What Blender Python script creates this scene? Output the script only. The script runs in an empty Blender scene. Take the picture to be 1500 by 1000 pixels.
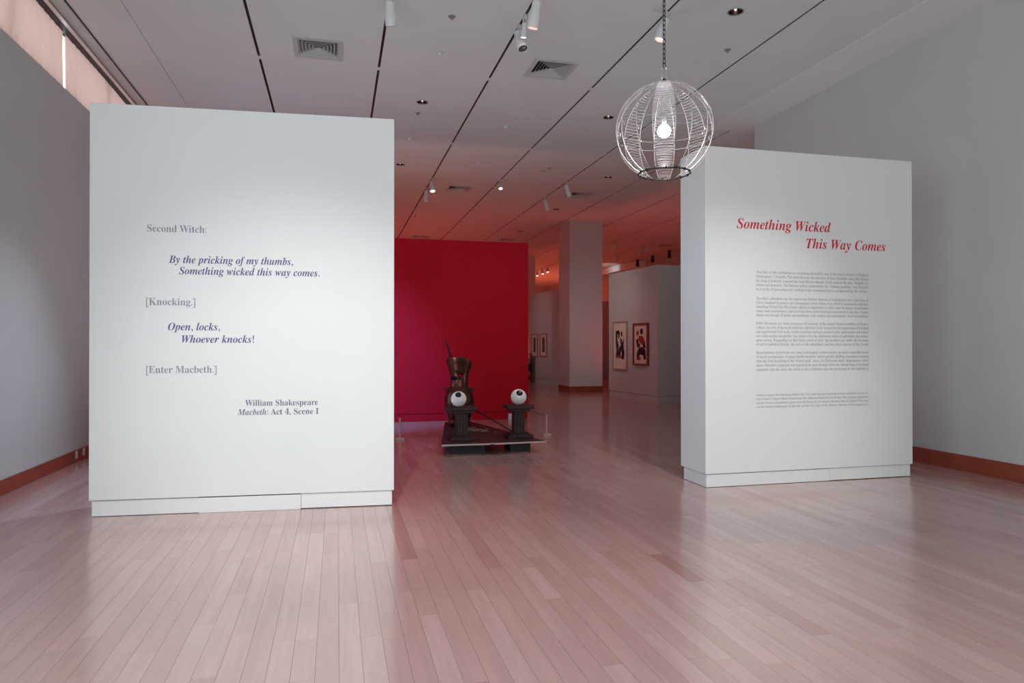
import bpy, bmesh, math, random
from mathutils import Vector, Matrix
R = math.radians
PI = math.pi
random.seed(7)
scn = bpy.context.scene
col = scn.collection

# ------------------------------------------------------------------ camera
EYE = 1.52
camd = bpy.data.cameras.new('camera'); camd.sensor_width = 36.0; camd.lens = 36.0 * 1020 / 1500
cam = bpy.data.objects.new('camera', camd); col.objects.link(cam)
cam.location = (0, 0, EYE)
cam.rotation_euler = (R(90 + 0.281), 0, R(-14.142))
camd.clip_end = 200; camd.clip_start = 0.05
scn.camera = cam

# ------------------------------------------------------------------ world, exposure
w = bpy.data.worlds.new('daylight'); scn.world = w; w.use_nodes = True
bg = w.node_tree.nodes['Background']
bg.inputs[0].default_value = (0.93, 0.96, 1.0, 1); bg.inputs[1].default_value = 2.35
vs = scn.view_settings
vs.view_transform = 'Standard'; vs.look = 'None'; vs.gamma = 1.0; vs.use_curve_mapping = False
vs.exposure = 0.0

# pane glow of the unseen windows added as fill light
REAR_FILL = (0.92, 0.92, 0.90, 1.8)
LEFT_FILL = (0.69, 0.91, 0.99, 2.45)
RIGHT_FILL = (0.62, 0.75, 1.0, 1.2)
SIDE_FILL = (0.60, 0.72, 1.0, 1.6)
def spot_light(name, loc, target, energy, color, size_deg, blend=1.0, radius=0.06):
    l = bpy.data.lights.new(name, 'SPOT'); l.energy = energy; l.color = color
    l.spot_size = R(size_deg); l.spot_blend = blend; l.shadow_soft_size = radius
    o = bpy.data.objects.new(name, l); col.objects.link(o)
    o.location = loc
    o.rotation_euler = (Vector(target) - Vector(loc)).to_track_quat('-Z', 'Y').to_euler()
    return o
def area_light(name, loc, sx, sy, energy, color):
    l = bpy.data.lights.new(name, 'AREA'); l.shape = 'RECTANGLE'; l.size = sx; l.size_y = sy; l.energy = energy; l.color = color
    o = bpy.data.objects.new(name, l); col.objects.link(o); o.location = loc; o.rotation_euler = (PI, 0, 0)
    return o
# gallery spots on the panels (mounted on the tracks above and behind the camera)
spot_light('track_and_fill_beam', (-0.6, 1.4, 5.2), (-0.45, 6.80, 0.6), 640, (1.0, 1.0, 0.95), 40)
spot_light('track_and_fill_beam', (1.6, 1.4, 5.2), (0.1, 6.7, 0.4), 300, (0.93, 1.0, 0.98), 38)
spot_light('track_and_fill_beam', (3.3, 1.8, 5.2), (4.25, 6.67, 0.9), 680, (0.97, 1.0, 0.95), 38)
# added fill spots, no fixtures: left wall, column, partitions, far floor, white band
spot_light('track_and_fill_beam', (0.585, 9.3, 5.25), (-3.29, 7.5, -1.0), 640, (0.66, 0.80, 1.0), 52)
spot_light('track_and_fill_beam', (3.835, 14.0, 5.3), (8.0, 20.5, 1.8), 230, (0.62, 1.0, 1.0), 42)
spot_light('track_and_fill_beam', (2.21, 25.0, 5.3), (7.78, 26.3, 1.8), 130, (0.8, 0.95, 0.92), 45)
spot_light('track_and_fill_beam', (5.46, 17.0, 5.3), (6.4, 18.8, 0.0), 130, (1.0, 0.42, 0.38), 100)
spot_light('track_and_fill_beam', (11.96, 31.5, 5.0), (13.6, 32.6, 5.3), 45, (0.75, 0.95, 1.0), 60)
# added fill spots: foreground floor pool, bluish on right panel side and red wall
spot_light('track_and_fill_beam', (1.2, 3.2, 5.35), (1.0, 3.3, 0.0), 400, (0.92, 1.0, 1.0), 76)
spot_light('track_and_fill_beam', (0.585, 7.1, 5.3), (3.8, 6.95, 1.2), 95, (0.40, 0.68, 1.0), 40)
spot_light('track_and_fill_beam', (0.0, 9.6, 5.3), (0.35, 13.83, 0.7), 2300, (0.16, 0.45, 1.0), 44)
spot_light('track_and_fill_beam', (3.835, 10.3, 5.3), (3.1, 13.83, 0.8), 60, (1.0, 0.7, 0.7), 60)
# added fill lights without fixtures, facing up behind walls and panels
area_light('up_fill', (-0.2, 9.7, 0.4), 1.2, 1.0, 34, (0.88, 0.98, 1.0))
area_light('up_fill', (5.5, 9.8, 0.4), 1.6, 1.0, 28, (0.85, 1.0, 1.0))
area_light('up_fill', (0.6, 15.6, 0.4), 4.0, 1.0, 40, (1.0, 0.62, 0.52))
area_light('up_fill', (11.0, 13.0, 0.4), 3.0, 1.5, 10, (1.0, 0.7, 0.5))
area_light('up_fill', (9.6, 20.0, 0.4), 1.0, 3.0, 40, (1.0, 0.14, 0.14))
area_light('up_fill', (9.5, 39.0, 0.4), 4.0, 3.0, 260, (1.0, 0.16, 0.08))
area_light('up_fill', (9.2, 29.5, 0.4), 1.0, 3.0, 45, (1.0, 0.12, 0.08))
area_light('up_fill', (2.0, 24.0, 0.4), 4.0, 4.0, 80, (1.0, 0.13, 0.11))
# spot over the sculpture
spot_light('track_and_fill_beam', (3.835, 9.4, 5.2), (2.2, 10.0, 0.6), 200, (1.0, 0.90, 0.88), 30)

# ------------------------------------------------------------------ materials
def nodes(m):
    m.use_nodes = True
    return m.node_tree.nodes, m.node_tree.links, m.node_tree.nodes['Principled BSDF']
def mat(name, c, rough=0.6, metal=0.0, spec=0.5, noise=None, bump=None, emit=None):
    m = bpy.data.materials.new(name); n, l, b = nodes(m)
    b.inputs['Base Color'].default_value = (*c, 1); b.inputs['Roughness'].default_value = rough
    b.inputs['Metallic'].default_value = metal; b.inputs['Specular IOR Level'].default_value = spec
    tc = n.new('ShaderNodeTexCoord')
    if noise:
        sc, amt = noise
        t = n.new('ShaderNodeTexNoise'); t.inputs['Scale'].default_value = sc; t.inputs['Detail'].default_value = 5
        l.new(tc.outputs['Object'], t.inputs['Vector'])
        r = n.new('ShaderNodeValToRGB')
        r.color_ramp.elements[0].position = 0.3; r.color_ramp.elements[1].position = 0.7
        r.color_ramp.elements[0].color = (*[max(0, v * (1 - amt)) for v in c], 1)
        r.color_ramp.elements[1].color = (*[min(1, v * (1 + amt)) for v in c], 1)
        l.new(t.outputs['Fac'], r.inputs['Fac']); l.new(r.outputs['Color'], b.inputs['Base Color'])
    if bump:
        sc, st = bump
        t2 = n.new('ShaderNodeTexNoise'); t2.inputs['Scale'].default_value = sc; t2.inputs['Detail'].default_value = 3
        l.new(tc.outputs['Object'], t2.inputs['Vector'])
        bp = n.new('ShaderNodeBump'); bp.inputs['Strength'].default_value = st; bp.inputs['Distance'].default_value = 0.004
        l.new(t2.outputs['Fac'], bp.inputs['Height']); l.new(bp.outputs['Normal'], b.inputs['Normal'])
    if emit:
        b.inputs['Emission Color'].default_value = (*emit[:3], 1); b.inputs['Emission Strength'].default_value = emit[3]
    return m
M = {}
M['wall'] = mat('wall_paint', (0.56, 0.555, 0.55), 0.75, bump=(180, 0.08), noise=(2.0, 0.02))
M['panel'] = mat('panel_white_paint', (0.77, 0.785, 0.785), 0.55, bump=(150, 0.06), noise=(1.5, 0.012))
M['ceil'] = mat('ceiling_paint', (0.69, 0.685, 0.68), 0.8, bump=(90, 0.08), noise=(1.2, 0.025))
M['ceil2'] = mat('soffit_paint', (0.75, 0.74, 0.735), 0.8, bump=(90, 0.08))
M['red'] = mat('red_wall_paint', (0.49, 0.0042, 0.016), 0.75, spec=0.15, bump=(160, 0.08), noise=(1.5, 0.04))
M['dark'] = mat('dark_void', (0.006, 0.006, 0.007), 0.7)
M['track'] = mat('black_track', (0.008, 0.008, 0.009), 0.5)
M['white'] = mat('white_enamel', (0.72, 0.73, 0.75), 0.35, noise=(8, 0.02))
M['vent'] = mat('vent_enamel', (0.52, 0.52, 0.52), 0.5, noise=(8, 0.02))
M['grey'] = mat('grey_plastic', (0.30, 0.29, 0.29), 0.5)
M['chrome'] = mat('chrome', (0.75, 0.74, 0.74), 0.18, 1.0)
M['alu'] = mat('aluminium', (0.60, 0.58, 0.58), 0.35, 1.0, noise=(20, 0.08))
M['redwood'] = mat('reddish_baseboard_wood', (0.29, 0.062, 0.036), 0.35, noise=(6, 0.18))
M['subfloor'] = mat('subfloor', (0.08, 0.045, 0.04), 0.9)
M['iron'] = mat('dark_rusted_iron', (0.036, 0.013, 0.012), 0.5, 0.3, noise=(14, 0.45), bump=(60, 0.5))
M['ironedge'] = mat('worn_pale_edge', (0.50, 0.42, 0.40), 0.5, 0.2)
M['bronze'] = mat('brown_bronze', (0.13, 0.052, 0.038), 0.30, 0.9, noise=(9, 0.35), bump=(25, 0.25))
M['blackblock'] = mat('blackish_block', (0.010, 0.014, 0.014), 0.6, noise=(10, 0.3))
M['platform'] = mat('dark_sheet_metal', (0.032, 0.023, 0.022), 0.45, 0.3, noise=(5, 0.4), bump=(30, 0.4))
M['flake'] = mat('pale_flakes', (0.28, 0.22, 0.20), 0.6, 0.2, noise=(40, 0.3))
M['eye'] = mat('glossy_white_ball', (0.82, 0.83, 0.83), 0.16)
M['pupil'] = mat('black_gloss', (0.008, 0.008, 0.01), 0.15)
M['iris'] = mat('dark_ring', (0.035, 0.033, 0.033), 0.25)
M['stanwood'] = mat('pale_maple', (0.62, 0.45, 0.40), 0.5, noise=(12, 0.1))
M['cord'] = mat('dark_cord', (0.05, 0.03, 0.03), 0.8)
M['wire'] = mat('galvanised_wire', (0.62, 0.58, 0.59), 0.38, 0.85)
M['finewire'] = mat('fine_wire', (0.86, 0.85, 0.88), 0.35, 0.35)
M['ring'] = mat('blackened_ring', (0.03, 0.03, 0.032), 0.4, 0.6)
M['chain'] = mat('dark_chain', (0.05, 0.05, 0.05), 0.35, 0.8)
M['ink_red'] = mat('red_vinyl', (0.62, 0.008, 0.025), 0.5)
M['ink_blue'] = mat('blue_violet_vinyl', (0.085, 0.08, 0.22), 0.5)
M['ink_slate'] = mat('slate_grey_vinyl', (0.26, 0.26, 0.33), 0.5)
M['ink_dark'] = mat('dark_slate_vinyl', (0.15, 0.15, 0.23), 0.5)
M['ink_grey'] = mat('grey_vinyl', (0.42, 0.40, 0.41), 0.6)
M['paper'] = mat('print_paper', (0.78, 0.66, 0.60), 0.7, noise=(6, 0.02))
M['frame_oak'] = mat('pale_oak_frame', (0.42, 0.27, 0.20), 0.5, noise=(20, 0.15))
M['frame_red'] = mat('cherry_frame', (0.26, 0.05, 0.03), 0.4, noise=(20, 0.2))
M['artblack'] = mat('art_black', (0.012, 0.012, 0.013), 0.6)
M['artred'] = mat('art_red', (0.38, 0.05, 0.04), 0.6)
M['artgrey'] = mat('art_brown_grey', (0.12, 0.09, 0.08), 0.6, noise=(60, 0.5))
M['whiteband'] = mat('glossy_white_band', (0.85, 0.88, 0.88), 0.15)
M['lamp_on'] = mat('lit_lens', (1, 1, 1), 0.4, emit=(1.0, 0.86, 0.80, 6.0))
M['lamp_warm'] = mat('warm_lit_lens', (1, 0.8, 0.7), 0.4, emit=(1.0, 0.55, 0.42, 2.6))
M['lens_off'] = mat('unlit_lens', (0.10, 0.09, 0.09), 0.2)
M['tube'] = mat('glint_tube', (1, 1, 1), 0.4, emit=(1.0, 0.93, 0.9, 2.2))
M['bulb'] = mat('lit_bulb', (1, 1, 1), 0.4, emit=(1.0, 0.90, 0.86, 45.0))
M['rear_fill_pane'] = mat('rear_fill_glow', (0.8, 0.8, 0.8), 0.3, emit=REAR_FILL)  # these glowing panes belong to the added fill windows
M['left_fill_pane'] = mat('left_fill_glow', (0.8, 0.8, 0.8), 0.3, emit=LEFT_FILL)
M['right_fill_pane'] = mat('right_fill_glow', (0.8, 0.8, 0.8), 0.3, emit=RIGHT_FILL)
M['side_fill_pane'] = mat('blue_fill_glow', (0.8, 0.8, 0.8), 0.3, emit=SIDE_FILL)

# glass
g = bpy.data.materials.new('window_glass'); n, l, b = nodes(g)
b.inputs['Base Color'].default_value = (0.95, 0.98, 1, 1); b.inputs['Roughness'].default_value = 0.02
b.inputs['Transmission Weight'].default_value = 1.0; b.inputs['IOR'].default_value = 1.05; M['glass'] = g

# curtain: thin peach fabric lit from outside
cm = bpy.data.materials.new('peach_voile'); n, l, b = nodes(cm)
out = [x for x in n if x.type == 'OUTPUT_MATERIAL'][0]
b.inputs['Base Color'].default_value = (0.66, 0.55, 0.51, 1); b.inputs['Roughness'].default_value = 0.9
tr = n.new('ShaderNodeBsdfTranslucent'); tr.inputs[0].default_value = (0.66, 0.44, 0.38, 1)
wv = n.new('ShaderNodeTexWave'); wv.inputs['Scale'].default_value = 90; wv.inputs['Distortion'].default_value = 1.0
wv.bands_direction = 'Z'
tcc = n.new('ShaderNodeTexCoord'); l.new(tcc.outputs['Object'], wv.inputs['Vector'])
bp = n.new('ShaderNodeBump'); bp.inputs['Strength'].default_value = 0.1; bp.inputs['Distance'].default_value = 0.002
l.new(wv.outputs['Fac'], bp.inputs['Height']); l.new(bp.outputs['Normal'], b.inputs['Normal'])
mx = n.new('ShaderNodeMixShader'); mx.inputs[0].default_value = 0.5
l.new(b.outputs[0], mx.inputs[1]); l.new(tr.outputs[0], mx.inputs[2]); l.new(mx.outputs[0], out.inputs[0])
M['curtain'] = cm

# floor wood: per-plank tone from a colour attribute, grain from stretched noise
fm = bpy.data.materials.new('maple_plank'); n, l, b = nodes(fm)
at = n.new('ShaderNodeAttribute'); at.attribute_name = 'tone'
tc = n.new('ShaderNodeTexCoord')
mp = n.new('ShaderNodeMapping'); mp.inputs['Scale'].default_value = (22, 1.6, 1)
geo = n.new('ShaderNodeNewGeometry')
ad = n.new('ShaderNodeVectorMath'); ad.operation = 'ADD'
sc_ = n.new('ShaderNodeVectorMath'); sc_.operation = 'SCALE'; sc_.inputs['Scale'].default_value = 37.0
l.new(at.outputs['Vector'], sc_.inputs[0])
l.new(geo.outputs['Position'], mp.inputs['Vector']); l.new(mp.outputs['Vector'], ad.inputs[0]); l.new(sc_.outputs['Vector'], ad.inputs[1])
ns = n.new('ShaderNodeTexNoise'); ns.inputs['Scale'].default_value = 1.0; ns.inputs['Detail'].default_value = 6; ns.inputs['Distortion'].default_value = 0.4
l.new(ad.outputs['Vector'], ns.inputs['Vector'])
base = n.new('ShaderNodeValToRGB'); cr = base.color_ramp
cr.elements[0].position = 0.0; cr.elements[0].color = (0.40, 0.20, 0.18, 1)
cr.elements[1].position = 1.0; cr.elements[1].color = (0.57, 0.36, 0.33, 1)
e = cr.elements.new(0.25); e.color = (0.48, 0.278, 0.252, 1)
e = cr.elements.new(0.6); e.color = (0.52, 0.315, 0.285, 1)
sx = n.new('ShaderNodeSeparateColor'); l.new(at.outputs['Color'], sx.inputs[0]); l.new(sx.outputs[0], base.inputs['Fac'])
mr = n.new('ShaderNodeMapRange'); mr.inputs['From Min'].default_value = 0.25; mr.inputs['From Max'].default_value = 0.75
mr.inputs['To Min'].default_value = 0.90; mr.inputs['To Max'].default_value = 1.06
l.new(ns.outputs['Fac'], mr.inputs['Value'])
mul = n.new('ShaderNodeMix'); mul.data_type = 'RGBA'; mul.blend_type = 'MULTIPLY'; mul.inputs['Factor'].default_value = 1
l.new(base.outputs['Color'], mul.inputs['A']); l.new(mr.outputs['Result'], mul.inputs['B'])
l.new(mul.outputs['Result'], b.inputs['Base Color'])
b.inputs['Roughness'].default_value = 0.27
b.inputs['Specular IOR Level'].default_value = 0.6
b.inputs['Coat Weight'].default_value = 0.7; b.inputs['Coat Roughness'].default_value = 0.14
M['plank'] = fm

# ------------------------------------------------------------------ helpers
def bx(bm, x0, x1, y0, y1, z0, z1, mtx=None):
    r = bmesh.ops.create_cube(bm, size=1.0)['verts']
    bmesh.ops.scale(bm, vec=(x1 - x0, y1 - y0, z1 - z0), verts=r)
    bmesh.ops.translate(bm, vec=((x0 + x1) / 2, (y0 + y1) / 2, (z0 + z1) / 2), verts=r)
    if mtx: bmesh.ops.transform(bm, matrix=mtx, verts=r)
    return r
def tube(bm, pts, r, n=8, closed=False):
    pts = [Vector(p) for p in pts]; rings = []; k = len(pts)
    prev = None
    for i, p in enumerate(pts):
        if closed: d = pts[(i + 1) % k] - pts[i - 1]
        else: d = pts[min(i + 1, k - 1)] - pts[max(i - 1, 0)]
        d.normalize()
        if prev is None:
            a = Vector((0, 0, 1)) if abs(d.z) < 0.9 else Vector((1, 0, 0))
            u = d.cross(a).normalized()
        else:
            u = (prev - d * prev.dot(d)).normalized()
        prev = u; v = d.cross(u)
        rr = r[i] if isinstance(r, (list, tuple)) else r
        rings.append([bm.verts.new(p + (u * math.cos(2 * PI * j / n) + v * math.sin(2 * PI * j / n)) * rr) for j in range(n)])
    m = k if closed else k - 1
    for i in range(m):
        A, B = rings[i], rings[(i + 1) % k]
        for j in range(n): bm.faces.new((A[j], A[(j + 1) % n], B[(j + 1) % n], B[j]))
    if not closed:
        bm.faces.new(rings[0][::-1]); bm.faces.new(rings[-1])
def lathe(bm, prof, n=32, mtx=None, close=True):
    rings = []; vs_ = []
    for (r, z) in prof:
        ring = [bm.verts.new((r * math.cos(2 * PI * j / n), r * math.sin(2 * PI * j / n), z)) for j in range(n)]
        rings.append(ring); vs_ += ring
    for A, B in zip(rings, rings[1:]):
        for j in range(n): bm.faces.new((A[j], A[(j + 1) % n], B[(j + 1) % n], B[j]))
    if close:
        bm.faces.new(rings[0][::-1]); bm.faces.new(rings[-1])
    if mtx: bmesh.ops.transform(bm, matrix=mtx, verts=vs_)
def obj(name, bm, m, parent=None, loc=None, smooth=False, bevel=0):
    bmesh.ops.recalc_face_normals(bm, faces=bm.faces)
    me = bpy.data.meshes.new(name); bm.to_mesh(me); bm.free()
    if smooth:
        for p in me.polygons: p.use_smooth = True
        me.set_sharp_from_angle(angle=R(40))
    me.materials.append(m)
    o = bpy.data.objects.new(name, me); col.objects.link(o)
    if loc: o.location = loc
    if parent: o.parent = parent
    if bevel:
        bv = o.modifiers.new('bevel', 'BEVEL'); bv.width = bevel; bv.segments = 2; bv.limit_method = 'ANGLE'
    return o
def nb(): return bmesh.new()
def empty(name, loc=(0, 0, 0), rz=0):
    o = bpy.data.objects.new(name, None); col.objects.link(o); o.location = loc; o.rotation_euler = (0, 0, rz); o.empty_display_size = 0.1
    return o
def tag(o, label, cat, group=None, kind=None):
    o['label'] = label; o['category'] = cat
    if group: o['group'] = group
    if kind: o['kind'] = kind
    return o
def struct(o):
    o['kind'] = 'structure'; return o
def plate(bm, x0, x1, y0, y1, z0, z1, holes=()):
    """slab with holes through it; a hole is a list of (x, y)"""
    edges = []
    loops = [[(x0, y0), (x1, y0), (x1, y1), (x0, y1)]] + [list(h) for h in holes]
    for lp in loops:
        vv = [bm.verts.new((x, y, z0)) for x, y in lp]
        for i in range(len(vv)): edges.append(bm.edges.new((vv[i], vv[(i + 1) % len(vv)])))
    f = bmesh.ops.triangle_fill(bm, use_beauty=True, use_dissolve=False, edges=edges)
    faces = [g_ for g_ in f['geom'] if isinstance(g_, bmesh.types.BMFace)]
    ex = bmesh.ops.extrude_face_region(bm, geom=faces)
    bmesh.ops.translate(bm, vec=(0, 0, z1 - z0), verts=[v for v in ex['geom'] if isinstance(v, bmesh.types.BMVert)])

CEIL = 5.5
XL, XR, XF = -3.29, 7.35, 14.1
YB, YN = 46.5, -5.0

# ------------------------------------------------------------------ floor
bm = nb(); bx(bm, XL - 0.3, XF + 0.3, YN - 0.3, YB + 0.3, -0.12, -0.012)
floor = struct(obj('floor', bm, M['subfloor']))
PW = 0.1092
planks = []
X0 = 0.014 - PW * 31
row = 0; x = X0
cy, sy = math.cos(R(14.142)), math.sin(R(14.142))
def pix(x, y, z):
    f = x * sy + y * cy; r_ = x * cy - y * sy
    if f < 0.3: return None
    return 750 + 1020 * r_ / f, 505 - 1020 * (z - EYE) / f
while x < XF:
    y = YN - random.random() * 1.5
    while y < YB:
        L = random.choice([0.45, 0.6, 0.75, 0.9, 1.1, 1.3, 1.5, 1.8, 2.1])
        planks.append((max(x, XL), min(x + PW, XF), max(y, YN), min(y + L, YB), min(1, max(0, random.gauss(0.58, 0.19))), random.random()))
        y += L
    x += PW
def plank_area(p):
    q = [pix(a, b_, 0) for a, b_ in ((p[0], p[2]), (p[1], p[2]), (p[1], p[3]), (p[0], p[3]))]
    if any(k is None for k in q): return 0
    q = [(min(1500, max(0, a)), min(1000, max(0, b_))) for a, b_ in q]
    return abs(sum(q[i][0] * q[(i + 1) % 4][1] - q[(i + 1) % 4][0] * q[i][1] for i in range(4))) / 2
planks = [p for p in planks if p[3] - p[2] > 0.01 and p[1] - p[0] > 0.01]
planks.sort(key=plank_area, reverse=True)
def plank_mesh(name, ps):
    vsx, fs, cs = [], [], []
    gp = 0.0006
    for (a, b_, c, d, t, s) in ps:
        i = len(vsx); a += gp; b_ -= gp; c += gp * .6; d -= gp * .6
        vsx += [(a, c, 0), (b_, c, 0), (b_, d, 0), (a, d, 0), (a, c, -0.012), (b_, c, -0.012), (b_, d, -0.012), (a, d, -0.012)]
        fs += [(i, i+1, i+2, i+3), (i+4, i+5, i+1, i), (i+5, i+6, i+2, i+1), (i+6, i+7, i+3, i+2), (i+7, i+4, i, i+3)]
        cs += [(t, s, 0.5, 1)] * 20
    me = bpy.data.meshes.new(name); me.from_pydata(vsx, [], fs)
    ca = me.color_attributes.new('tone', 'FLOAT_COLOR', 'CORNER')
    ca.data.foreach_set('color', [v for c4 in cs for v in c4])
    me.materials.append(M['plank'])
    o = bpy.data.objects.new(name, me); col.objects.link(o); o.parent = floor
    return o
for p in planks[:300]: plank_mesh('floor_plank', [p])
rest = plank_mesh('floor_planking', planks[300:]); rest['kind'] = 'stuff'

# ------------------------------------------------------------------ ceiling
bm = nb(); bx(bm, XL - 0.3, XF + 0.3, YN - 0.3, YB + 0.3, CEIL + 0.30, CEIL + 0.36)
ceiling = struct(obj('ceiling', bm, M['dark']))
gx = [-2.42] + [-1.04 + 1.625 * k for k in range(10)]
GW = 0.036
down = [(1.36, 11.42), (1.36, 15.49), (4.62, 7.40), (4.61, 11.39), (4.61, 15.3), (6.25, 15.46), (6.25, 19.49), (6.27, 23.62), (1.36, 7.3)]
vents = [(-0.24, 9.70, 0.60), (3.0, 9.60, 0.60), (3.02, 17.5, 0.60), (6.25, 17.45, 0.60), (3.0, 25.7, 0.58), (6.24, 25.6, 0.58), (12.8, 25.5, 0.58)]
def circ(cx, cy_, r, n=20): return [(cx + r * math.cos(2 * PI * i / n), cy_ + r * math.sin(2 * PI * i / n)) for i in range(n)]
def sq(cx, cy_, s): return [(cx - s/2, cy_ - s/2), (cx + s/2, cy_ - s/2), (cx + s/2, cy_ + s/2), (cx - s/2, cy_ + s/2)]
xs = [XL - 0.1] + gx + [XF + 0.1]
for i in range(len(xs) - 1):
    a = xs[i] + (0 if i == 0 else (0.004 if i == 1 else GW / 2)); b_ = xs[i+1] - (0.004 if i == 0 else GW / 2)
    hs = [circ(cx, c2, 0.088) for cx, c2 in down if a < cx < b_] + [sq(cx, c2, s * 0.93) for cx, c2, s in vents if a < cx < b_]
    bm = nb(); plate(bm, a, b_, YN - 0.1, YB, CEIL, CEIL + 0.05, hs)
    obj('ceiling_panel', bm, M['ceil'], ceiling)
for x in gx[1:]:
    bm = nb(); bx(bm, x - GW / 2 + 0.0005, x + GW / 2 - 0.0005, YN, YB, CEIL + 0.012, CEIL + 0.07)
    obj('light_track', bm, M['track'], ceiling)
    for k in range(11):
        bm = nb(); y = 3.28 + 3.46 * k
        bx(bm, x - GW / 2, x + GW / 2, y - 0.05, y + 0.05, CEIL + 0.002, CEIL + 0.011)
        obj('track_joint', bm, M['ceil'], ceiling)
# lowered strip next to the right wall
bm = nb(); bx(bm, 6.59, XR + 0.6, YN, 11.52, CEIL - 0.008, CEIL)
struct(obj('trim_1', bm, M['ceil2']))

# ------------------------------------------------------------------ walls
bm = nb()
WY0, WY1, WZ0, WZ1 = 10.95, 13.45, 0.5, 3.4
VY0, VY1, VZ0, VZ1 = -3.5, 4.5, 0.5, 4.3
bx(bm, XL - 0.25, XL, YN, VY0, 0, 4.72); bx(bm, XL - 0.25, XL, VY1, WY0, 0, 4.72)
bx(bm, XL - 0.25, XL, VY0, VY1, 0, VZ0); bx(bm, XL - 0.25, XL, VY0, VY1, VZ1, 4.72)
bx(bm, XL - 0.25, XL, WY1, YB, 0, 4.72)
bx(bm, XL - 0.25, XL, WY0, WY1, 0, WZ0); bx(bm, XL - 0.25, XL, WY0, WY1, WZ1, 4.72)
bx(bm, XL - 0.25, XL, 15.0, YB, 4.72, CEIL); bx(bm, XL - 0.25, XL, YN, 2.0, 4.72, CEIL)
struct(obj('wall_left', bm, M['wall']))
bm = nb(); bx(bm, XR, XR + 0.35, YN, 11.16, 3.0, CEIL - 0.008); bx(bm, XR, XR + 0.35, YN, 11.16, 0, 0.4)
bx(bm, XR, XR + 0.35, YN, -4.0, 0.4, 3.0); bx(bm, XR, XR + 0.35, 1.0, 11.16, 0.4, 3.0)
struct(obj('wall_right', bm, M['wall']))
bm = nb(); bx(bm, XF, XF + 0.3, 11.0, YB, 0, CEIL)
struct(obj('wall_far_right', bm, M['wall']))
bm = nb(); bx(bm, XR + 0.35, XF, 10.8, 11.0, 0, CEIL)
struct(obj('wall_side', bm, M['wall']))
bm = nb(); bx(bm, XL, XF, YB, YB + 0.3, 0, CEIL + 0.3)
struct(obj('wall_back', bm, M['wall']))
# wall behind the camera with a wide glowing window added as fill
bm = nb()
bx(bm, XL, XR, YN - 0.3, YN, 0, 0.4); bx(bm, XL, XR, YN - 0.3, YN, 4.6, CEIL)
bx(bm, XL, -2.6, YN - 0.3, YN, 0.4, 4.6); bx(bm, 6.6, XR, YN - 0.3, YN, 0.4, 4.6)
struct(obj('wall_rear', bm, M['wall']))
wr = struct(empty('fill_window_3', (2.0, YN - 0.15, 0.4)))
for k in range(4):
    bm = nb(); x = -4.6 + 2.3 * k
    bx(bm, x + 0.04, x + 2.26, -0.03, -0.01, 0.06, 4.14)
    obj('pane', bm, M['rear_fill_pane'], wr)
bm = nb()
for k in range(5): bx(bm, -4.6 + 2.3 * k - 0.04, -4.6 + 2.3 * k + 0.04, -0.05, 0.05, 0, 4.2)
bx(bm, -4.6, 4.6, -0.05, 0.05, 0, 0.06); bx(bm, -4.6, 4.6, -0.05, 0.05, 4.14, 4.2)
obj('window_frame', bm, M['alu'], wr)
# bluish fill window added in the left wall, behind the left panel
ws = struct(empty('fill_window_2', (XL - 0.12, (WY0 + WY1) / 2, WZ0)))
hw = (WY1 - WY0) / 2; hh = WZ1 - WZ0
for s in (-1, 1):
    bm = nb(); bx(bm, -0.02, 0.0, min(0, s * hw) + 0.04, max(0, s * hw) - 0.04, 0.05, hh - 0.05)
    obj('pane', bm, M['side_fill_pane'], ws)
bm = nb()
for y in (-hw, 0, hw): bx(bm, -0.04, 0.05, y - 0.03, y + 0.03, 0, hh)
bx(bm, -0.04, 0.05, -hw, hw, 0, 0.05); bx(bm, -0.04, 0.05, -hw, hw, hh - 0.05, hh)
obj('window_frame', bm, M['alu'], ws)
wz_ = struct(empty('fill_window_5', (XR + 0.15, -1.5, 0.4)))  # unseen window added in the right wall, glows as bluish fill
for k in range(2):
    bm = nb(); y = -2.5 + 2.5 * k; bx(bm, 0.0, 0.02, y + 0.04, y + 2.46, 0.05, 2.55)
    obj('pane', bm, M['right_fill_pane'], wz_)
bm = nb()
for k in range(3): bx(bm, -0.05, 0.04, -2.5 + 2.5 * k - 0.04, -2.5 + 2.5 * k + 0.04, 0, 2.6)
bx(bm, -0.05, 0.04, -2.5, 2.5, 0, 0.05); bx(bm, -0.05, 0.04, -2.5, 2.5, 2.55, 2.6)
obj('window_frame', bm, M['alu'], wz_)
# big fill window added in the left wall, level with and behind the camera
wv_ = struct(empty('fill_window_4', (XL - 0.12, (VY0 + VY1) / 2, VZ0)))
for k in range(4):
    bm = nb(); y = -4 + 2 * k; bx(bm, -0.02, 0.0, y + 0.04, y + 1.96, 0.05, VZ1 - VZ0 - 0.05)
    obj('pane', bm, M['left_fill_pane'], wv_)
bm = nb()
for k in range(5): bx(bm, -0.04, 0.05, -4 + 2 * k - 0.04, -4 + 2 * k + 0.04, 0, VZ1 - VZ0)
bx(bm, -0.04, 0.05, -4, 4, 0, 0.05); bx(bm, -0.04, 0.05, -4, 4, VZ1 - VZ0 - 0.05, VZ1 - VZ0)
obj('window_frame', bm, M['alu'], wv_)
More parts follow.
